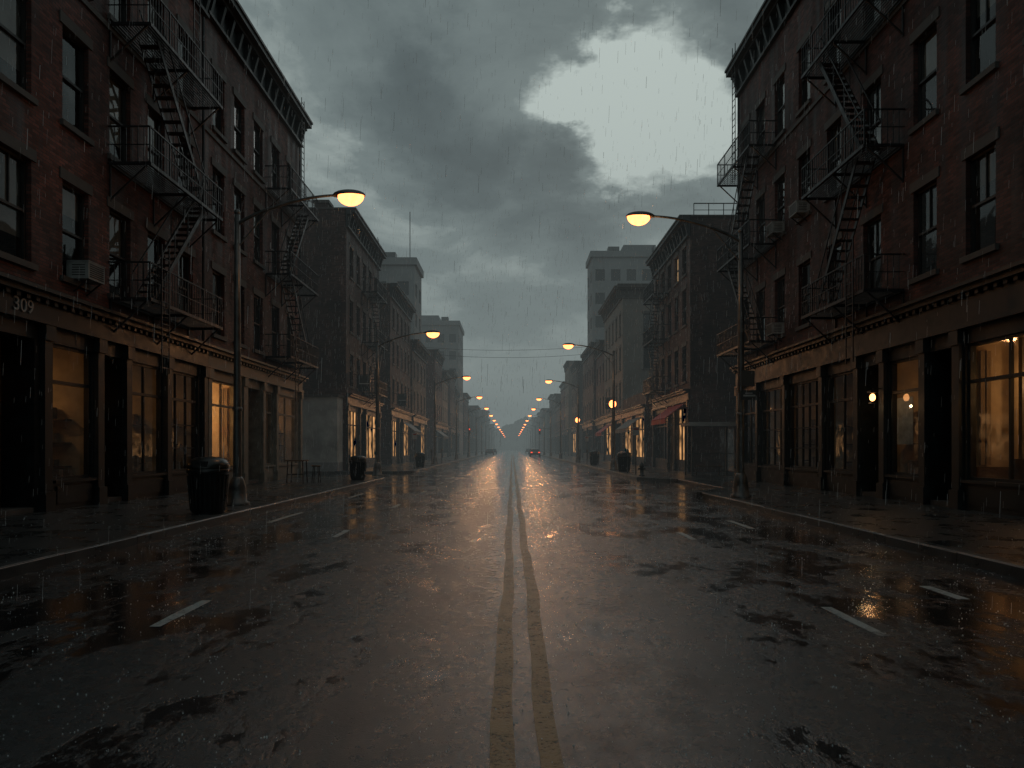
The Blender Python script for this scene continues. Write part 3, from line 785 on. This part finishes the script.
# ------------------------------------------------------------------ street lamps
def street_lamp(side, y, X, H, reach, en=0, sign=False):
    b = Builder('street_lamp', (side * X, y, .15)); c = (side * X, y, .15)
    b.lathe('base', 'galv', c, [(.30, 0), (.30, .06), (.24, .10), (.21, .42), (.17, .62), (.14, .68), (.115, .72)], 12)
    b.lathe('shaft', 'galv', c, [(.105, .7), (.095, 2.5), (.08, 5), (.065, H - .7)], 16)
    b.lathe('collar', 'galv', c, [(.12, 2.4), (.12, 2.48), (.09, 2.5)], 14)
    b.ellip('finial', 'galv', (c[0], y, .15 + H - .7), (.08, .08, .09))
    z = H - .15; pts = []
    for i in range(13):
        t = i / 12
        pts.append((side * (X - reach * t * .86), y, z - .85 + .15 + .62 * math.sin(t * math.pi / 2) ** .8 + .12 * t))
    b.tube('arm', 'galv', pts, [.045 - .012 * i / 12 for i in range(13)], 10)
    b.beam('arm_brace', 'galv', (side * X, y, z - 1.3), pts[4], .03)
    hx = side * (X - reach); hz = pts[-1][2]
    sx = -side
    b.tube('head_neck', 'galv', [pts[-1], (hx + side * .30, y, hz + .01), (hx + side * .1, y, hz + .02)], [.045, .07, .10], 12)
    b.ellip('head_shell', 'galv', (hx, y, hz), (.42, .19, .14), -5, 90, 20, 6)
    b.ellip('lens', 'lens', (hx + sx * .04, y, hz - .012), (.34, .175, .26), -90, 0, 20, 6)
    if sign:
        b.box('street_sign', 'signdark', c[0] - .05, c[0] + .46, y - .14, y - .11, 3.0, 3.28)
        b.box('street_sign_text', 'signwhite', c[0] + .03, c[0] + .38, y - .1435, y - .1405, 3.1, 3.15)
        b.box('street_sign_text', 'signwhite', c[0] + .08, c[0] + .30, y - .1435, y - .1405, 3.18, 3.21)
        b.box('notice', 'stone', c[0] - .02, c[0] + .36, y - .14, y - .115, 3.4, 3.85)
    e = b.finish()
    if en: child_light(e, 'lamp_light', (hx, y, hz - .3), en, (1, .47, .18), .2)
for i, y in enumerate([17.4, 35.5, 62, 86, 110, 134, 158, 182, 208, 236, 266, 300, 340, 390]):
    street_lamp(-1, y, 7.0, 8.15 if i != 1 else 7.7, 2.85, [60, 120, 230, 300, 330, 330, 330][i] if i < 7 else 0)
for i, y in enumerate([20, 45, 69, 94, 118, 142, 168, 195, 222, 250, 282, 320, 365]):
    street_lamp(1, y, 6.7, 8.5, 2.95, [90, 190, 250, 300, 330, 330, 330][i] if i < 7 else 0, sign=(i == 0))

def globe_lamp(x, y, en=0):
    b = Builder('pedestrian_lamp', (x, y, .15)); c = (x, y, .15)
    b.lathe('post', 'iron', c, [(.2, 0), (.2, .1), (.12, .2), (.09, .7), (.06, .8), (.05, 4.2), (.1, 4.3)], 14)
    b.ellip('globe', 'lens', (x, y, 4.66), (.25, .25, .28)); b.ellip('cap', 'iron', (x, y, 4.92), (.12, .12, .08), 0, 90)
    e = b.finish()
    if en: child_light(e, 'lamp_light', (x, y, 4.66), en, (1, .46, .17), r=.3)
globe_lamp(7.0, 47.5, 60)
globe_lamp(7.2, 75)

def wire(name, p, q, sag):
    b = Builder(name, p); pts = []
    for i in range(25):
        t = i / 24; v = Vector(p).lerp(Vector(q), t); v.z -= sag * 4 * t * (1 - t); pts.append(v)
    b.tube('cable', 'iron', pts, .016, 6); b.finish()
wire('overhead_cable', (-10.6, 74, 12.6), (10.6, 74, 12.8), .5)
wire('overhead_cable', (-10.6, 74.4, 12.0), (10.6, 74.4, 12.1), .6)

# ------------------------------------------------------------------ street furniture
def bin_(x, y, s=1.0):
    b = Builder('litter_bin', (x, y, .15)); c = (x, y, .15)
    prof = [(.33, 0), (.33, .06), (.36, .08), (.40, .86), (.43, .88), (.43, .97), (.40, .99)]
    b.lathe('body', 'bin', c, [(r * s, z * s) for r, z in prof], 24)
    for k in range(24):
        a = 2 * math.pi * k / 24
        b.beam('ribs', 'bin', (x + .345 * s * math.cos(a), y + .345 * s * math.sin(a), .15 + .1 * s), (x + .405 * s * math.cos(a), y + .405 * s * math.sin(a), .15 + .84 * s), .03 * s)
    b.lathe('lid', 'bin', c, [(.44 * s, .99 * s), (.44 * s, 1.05 * s), (.38 * s, 1.16 * s), (.24 * s, 1.22 * s), (.12 * s, 1.23 * s)], 24)
    b.box('flap', 'iron', x - .16 * s, x + .16 * s, y - .43 * s, y - .36 * s, .15 + 1.02 * s, .15 + 1.14 * s)
    b.finish()
bin_(-6.72, 15.1, 1.02); bin_(-7.0, 31, .9); bin_(-7.0, 52, .9); bin_(6.9, 42, 1.0); bin_(7.0, 58, 1)

def table(x, y):
    b = Builder('sidewalk_table', (x, y, .15))
    b.box('top', 'wood', x - .4, x + .4, y - .35, y + .35, 1.05, 1.1)
    for dx in (-.34, .34):
        for dy in (-.29, .29): b.beam('leg', 'iron', (x + dx, y + dy, .15), (x + dx * .9, y + dy * .9, 1.05), .04)
    b.beam('rail', 'iron', (x - .33, y - .28, .5), (x + .33, y - .28, .5), .03)
    b.beam('rail', 'iron', (x - .33, y + .28, .5), (x + .33, y + .28, .5), .03)
    b.finish()
    b = Builder('bar_stool', (x + .8, y, .15))
    b.lathe('seat', 'wood', (x + .8, y, .82), [(.17, 0), (.19, .02), (.18, .06)], 16)
    for k in range(4):
        a = math.pi / 4 + k * math.pi / 2
        b.beam('leg', 'iron', (x + .8 + .2 * math.cos(a), y + .2 * math.sin(a), .15), (x + .8 + .13 * math.cos(a), y + .13 * math.sin(a), .84), .03)
    b.finish()
table(-9.0, 28.6)

def signpost(x, y, h=2.7):
    b = Builder('parking_sign', (x, y, .15))
    b.beam('post', 'galv', (x, y, .15), (x, y, h), .05)
    b.box('plate', 'signwhite', x - .16, x + .16, y - .045, y - .03, h - .5, h - .05)
    b.box('plate_band', 'redcloth', x - .13, x + .13, y - .0475, y - .0455, h - .2, h - .12)
    b.finish()
signpost(6.8, 37.5, 2.8); signpost(-6.7, 47); signpost(6.8, 62)

def meter(x, y):
    b = Builder('parking_meter', (x, y, .15))
    b.lathe('post', 'galv', (x, y, .15), [(.06, 0), (.03, .05), (.03, 1.05), (.05, 1.08)], 10)
    b.ellip('head', 'galv', (x, y, 1.38), (.09, .07, .17)); b.finish()
for y in (39, 60, 66): meter(6.6, y)
for y in (56, 64): meter(-6.6, y)

def hydrant(x, y):
    b = Builder('fire_hydrant', (x, y, .15))
    b.lathe('barrel', 'signdark', (x, y, .15), [(.15, 0), (.15, .05), (.1, .07), (.1, .45), (.13, .47), (.13, .52), (.1, .62), (.04, .68), (.03, .74)], 16)
    b.tube('nozzle', 'signdark', [(x - .19, y, .52), (x + .19, y, .52)], .05, 10); b.finish()
hydrant(6.75, 35.5)

b = Builder('bus_shelter', (10.4, 36, .15))
for x in (9.3, 11.5):
    for y in (35.2, 36.6): b.beam('posts', 'galv', (x, y, .15), (x, y, 2.75), .09)
b.box('roof', 'galv', 9.1, 11.7, 35.0, 36.8, 2.75, 2.9)
b.box('roof_edge', 'signwhite', 9.05, 11.75, 34.96, 34.995, 2.72, 2.93)
b.quad('glass_back', 'shopglass', (9.35, 36.6, .4), (11.45, 36.6, .4), (11.45, 36.6, 2.6), (9.35, 36.6, 2.6))
b.quad('glass_side', 'shopglass', (11.5, 35.25, .4), (11.5, 36.55, .4), (11.5, 36.55, 2.6), (11.5, 35.25, 2.6))
b.box('bench', 'wood', 9.6, 11.2, 36.1, 36.45, .6, .66); b.beam('bench_leg', 'iron', (9.8, 36.28, .15), (9.8, 36.28, .6), .05); b.beam('bench_leg', 'iron', (11, 36.28, .15), (11, 36.28, .6), .05)
b.beam('mid_rail', 'galv', (9.3, 36.62, 1.3), (11.5, 36.62, 1.3), .05)
b.finish()

def awning(side, u0, u1, v, mat):
    b = Builder('awning', (side * F, (u0 + u1) / 2, v)); S = front(side)
    b.hexa('canopy', mat, [S(u0, v + .9, .13), S(u1, v + .9, .13), S(u1, v, 1.3), S(u0, v, 1.3), S(u0, v + .95, .13), S(u1, v + .95, .13), S(u1, v + .04, 1.33), S(u0, v + .04, 1.33)])
    b.sbox('valance', mat, S, u0, u1, v - .28, v - .003, 1.29, 1.32)
    for u in (u0, u1): b.beam('struts', 'iron', S(u, v, .1), S(u, v, 1.29), .03)
    b.finish()
awning(1, 41.8, 46, 3.4, 'redcloth'); awning(1, 56, 62, 3.2, 'greycloth'); awning(-1, 66, 71, 3.2, 'greycloth'); awning(1, 72, 77, 3.2, 'redcloth'); awning(-1, 94, 101, 3.2, 'greycloth')

def blade(side, u, v, mat='signdark'):
    b = Builder('shop_sign', (side * F, u, v)); S = front(side)
    b.sbox('board', mat, S, u - .06, u + .06, v, v + 1.1, .35, 1.15)
    b.sbox('border', 'signwhite', S, u - .065, u + .065, v + .5, v + .56, .42, 1.08)
    b.beam('bracket', 'iron', S(u, v + 1.15, .0), S(u, v + 1.15, 1.2), .04); b.finish()
blade(-1, 46, 5.4); blade(-1, 62, 5.4); blade(1, 70, 5.6)

b = Builder('wall_lantern', (F, 20.3, 3.0)); S = front(1)
b.beam('bracket', 'iron', S(19.58, 3.3, .12), S(19.58, 3.3, .36), .03)
b.sbox('cage_top', 'iron', S, 19.47, 19.69, 3.18, 3.24, .25, .47)
b.ellip('bulb', 'bulb', S(19.58, 3.05, .36), (.08, .08, .11))
b.sbox('cage_base', 'iron', S, 19.50, 19.66, 2.88, 2.92, .28, .44)
e = b.finish(); child_light(e, 'lantern_light', S(19.58, 2.8, .5), 4, r=.04)

def traffic_light(x, y, h=5.0, arm=0):
    b = Builder('traffic_light', (x, y, .15))
    b.lathe('post', 'galv', (x, y, .15), [(.14, 0), (.14, .2), (.07, .25), (.06, h)], 12)
    hx = x + arm
    if arm: b.beam('mast', 'galv', (x, y, h - .1), (hx, y, h + .1), .08)
    b.box('housing', 'bin', hx - .17, hx + .17, y - .3, y - .08, h - 1.1, h - .1)
    for k in range(3):
        zc = h - .28 - k * .32
        b.tube('visors', 'bin', [(hx, y - .3, zc), (hx, y - .48, zc)], .13, 12, cap=False)
        b.tube('red_lamp' if k == 0 else 'unlit_lamps', 'red_light' if k == 0 else 'signdark', [(hx, y - .29, zc), (hx, y - .32, zc)], .11, 12)
    b.finish()
traffic_light(-7.1, 114, 5, 0); traffic_light(7.1, 126, 5.2, -2)

def car(x, y):
    b = Builder('parked_car' if abs(x) > 4.5 else 'car', (x, y, 0))
    prof = [(-2.2, .35), (-2.25, .75), (-2.1, .98), (-1.5, 1.02), (-1.0, 1.40), (.4, 1.44), (1.15, 1.02), (2.0, .9), (2.2, .7), (2.2, .35)]
    vs = []; n = len(prof)
    for sgn in (-1, 1):
        for (py, pz) in prof:
            hw = .88 if pz < 1.1 else .66
            vs.append((x + sgn * hw, y + py, pz))
    fs = [tuple(range(n)), tuple(range(n, 2 * n))] + [(i, (i + 1) % n, n + (i + 1) % n, n + i) for i in range(n)]
    b.add('body', 'carpaint', vs, fs)
    b.quad('rear_window', 'farglass', (x - .62, y - 1.47, 1.05), (x + .62, y - 1.47, 1.05), (x + .58, y - 1.07, 1.37), (x - .58, y - 1.07, 1.37))
    for sx in (-.86, .86):
        for dy in (-1.35, 1.35): b.tube('wheels', 'tyre', [(x + sx - .1, y + dy, .33), (x + sx + .1, y + dy, .33)], .33, 18)
        b.box('tail_lights', 'red_light' if abs(x) < 4.5 else 'redcloth', x + sx * .78 - .15, x + sx * .78 + .15, y - 2.28, y - 2.22, .72, .88)
    b.box('bumper', 'bin', x - .85, x + .85, y - 2.33, y - 2.2, .38, .58)
    b.finish()
car(4.2, 125)
for y in (150, 176, 215): car(5.2, y)
for y in (160, 190): car(-5.2, y)

# ------------------------------------------------------------------ rain
m, nt, p = newmat('rain_water')
nt.nodes.remove(p)
d_ = NN(nt, 'ShaderNodeBsdfDiffuse', {'Color': (.7, .74, .76, 1)})
t_ = NN(nt, 'ShaderNodeBsdfTranslucent', {'Color': (.7, .74, .76, 1)})
x_ = NN(nt, 'ShaderNodeMixShader', {0: .5, 1: d_.outputs[0], 2: t_.outputs[0]})
nt.links.new(x_.outputs[0], nt.nodes['Material Output'].inputs[0]); MAT['rain_water'] = m
MAT['splash_water'] = plain('splash_water', (.7, .74, .76), .15, .3, 9)
vs = []; fs = []
for i in range(11000):
    y = random.uniform(3.5, 40); x = random.uniform(-10, 10); z = random.uniform(.1, 13)
    if abs(x) > y * .85: continue
    L = random.uniform(.05, .20); w = random.uniform(.0006, .0012) * (1 + y * .03); dx = L * .04
    o = len(vs)
    vs += [(x - w, y, z), (x + w, y, z), (x + w + dx, y, z + L), (x - w + dx, y, z + L)]
    fs.append((o, o + 1, o + 2, o + 3))
me = bpy.data.meshes.new('rain'); me.from_pydata(vs, [], fs); me.materials.append(MAT['rain_water'])
o = bpy.data.objects.new('rain', me); sc.collection.objects.link(o)
b = Builder('rain_splashes')
for i in range(8500):
    y = 2.2 + 22 * random.random() ** 1.7; x = random.uniform(-10, 10)
    if abs(x) > y * .8 + .5: continue
    if abs(x) > KERB and random.random() < .6: continue
    z = .0 if abs(x) < KERB else .15
    r = random.uniform(.0016, .0050) * (1 + y * .04)
    for k in range(random.choice([1, 1, 1, 2, 3])):
        b.ellip('droplets', 'splash_water', (x + random.uniform(-.03, .03), y + random.uniform(-.03, .03), z + random.uniform(.004, .06)), (r, r, r * random.uniform(.8, 1.8)), n=5, m=3)
b.finish()

# ------------------------------------------------------------------ haze down the street: own emission stands in for scattered skylight
m = bpy.data.materials.new('glowing_haze'); m.use_nodes = True; nt = m.node_tree
for n in list(nt.nodes):
    if n.type != 'OUTPUT_MATERIAL': nt.nodes.remove(n)
SIG = .0023
ab = NN(nt, 'ShaderNodeVolumeAbsorption', {'Color': (0, 0, 0, 1), 'Density': SIG})
em = NN(nt, 'ShaderNodeEmission', {'Color': (.82, .97, .96, 1), 'Strength': SIG * .20})
ad = NN(nt, 'ShaderNodeAddShader', {0: ab.outputs[0], 1: em.outputs[0]})
nt.links.new(ad.outputs[0], nt.nodes['Material Output'].inputs['Volume'])
MAT['haze'] = m
b = Builder('glowing_haze', (0, 400, 0))
b.box('haze_volume', 'haze', -350, 350, 26, 1400, -.02, 75)
b.finish()

# ------------------------------------------------------------------ sky
w = bpy.data.worlds.new('World'); sc.world = w; w.use_nodes = True; nt = w.node_tree
for n in list(nt.nodes): nt.nodes.remove(n)
out = nt.nodes.new('ShaderNodeOutputWorld')
tc = nt.nodes.new('ShaderNodeTexCoord'); g = tc.outputs['Generated']
nrm = NN(nt, 'ShaderNodeVectorMath', {0: g}, operation='NORMALIZE').outputs[0]
s = NN(nt, 'ShaderNodeSeparateXYZ', {0: nrm})
zz = math_(nt, 'ADD', math_(nt, 'MAXIMUM', s.outputs[2], 0.0), .22)
pv = NN(nt, 'ShaderNodeCombineXYZ', {0: math_(nt, 'DIVIDE', s.outputs[0], zz), 1: math_(nt, 'DIVIDE', s.outputs[1], zz), 2: 0.0}).outputs[0]
wn = NN(nt, 'ShaderNodeTexNoise', {'Vector': pv, 'Scale': 2.9, 'Detail': 6.0, 'Roughness': .6}).outputs['Color']
wv = NN(nt, 'ShaderNodeVectorMath', {0: wn, 1: (.5, .5, .5)}, operation='SUBTRACT').outputs[0]
wv = NN(nt, 'ShaderNodeVectorMath', {0: wv, 'Scale': .28}, operation='SCALE').outputs[0]
wd_ = NN(nt, 'ShaderNodeVectorMath', {0: NN(nt, 'ShaderNodeVectorMath', {0: nrm, 1: wv}, operation='ADD').outputs[0]}, operation='NORMALIZE').outputs[0]
def blob(x, z, r, amp):
    d = Vector((x, 1, z)).normalized()
    dt = NN(nt, 'ShaderNodeVectorMath', {0: wd_, 1: tuple(d)}, operation='DOT_PRODUCT').outputs['Value']
    return maprange(nt, dt, math.cos(math.radians(r)), 1.0, 0, amp, True)
n1 = noise(nt, pv, 2.3, 8, .6, .4)
val = maprange(nt, n1, .3, .7, .46, .86)
for (px, py, r, a) in [(640, 112, 7.5, .55), (592, 95, 5, .34), (700, 130, 5, .22), (330, 130, 8, .16), (430, 130, 8, -.26), (500, 190, 7, -.22), (590, 245, 5, -.2), (370, 80, 7, -.16), (560, 180, 4, -.12), (700, 15, 7, -.14), (560, 10, 7, -.10), (450, 260, 8, .06)]:
    val = math_(nt, 'ADD', val, blob((px - 512) / 683, (448 - py) / 683, r, a))
hz = maprange(nt, s.outputs[2], 0, .36, 1, 0, True)
mixv = NN(nt, 'ShaderNodeMix', {0: math_(nt, 'MULTIPLY', hz, .9), 2: val, 3: .86})
cr = NN(nt, 'ShaderNodeValToRGB', {0: mixv.outputs[0]})
el = cr.color_ramp.elements
el[0].position = .1; el[0].color = (.037, .052, .057, 1)
el[1].position = 1.0; el[1].color = (.50, .575, .545, 1)
e2 = el.new(.4); e2.color = (.076, .102, .107, 1)
e3 = el.new(.72); e3.color = (.162, .204, .204, 1)
bgc = NN(nt, 'ShaderNodeBackground', {'Color': cr.outputs[0], 'Strength': 1.02})
sky = NN(nt, 'ShaderNodeTexSky', {}, sky_type='NISHITA')
sky.sun_disc = False; sky.sun_elevation = math.radians(28); sky.sun_rotation = math.radians(10)
bgn = NN(nt, 'ShaderNodeBackground', {'Color': sky.outputs[0], 'Strength': .0012})
ads = NN(nt, 'ShaderNodeAddShader', {0: bgc.outputs[0], 1: bgn.outputs[0]})
nt.links.new(ads.outputs[0], out.inputs[0])

sl = bpy.data.lights.new('sun', 'SUN'); sl.energy = .07; sl.angle = math.radians(25); sl.color = (1, .98, .94)
so = bpy.data.objects.new('sun', sl); sc.collection.objects.link(so)
d = Vector((math.sin(math.radians(10)) * math.cos(math.radians(28)), math.cos(math.radians(10)) * math.cos(math.radians(28)), math.sin(math.radians(28))))
so.rotation_euler = d.to_track_quat('Z', 'Y').to_euler(); so.location = (0, 0, 60)

# ------------------------------------------------------------------ camera
cd = bpy.data.cameras.new('camera'); cd.lens = 24; cd.sensor_width = 36; cd.shift_y = 64 / 1024; cd.clip_end = 6000; cd.clip_start = .05
co = bpy.data.objects.new('camera', cd); sc.collection.objects.link(co)
co.location = (0, 0, 1.6); co.rotation_euler = (math.pi / 2, 0, 0)
sc.camera = co
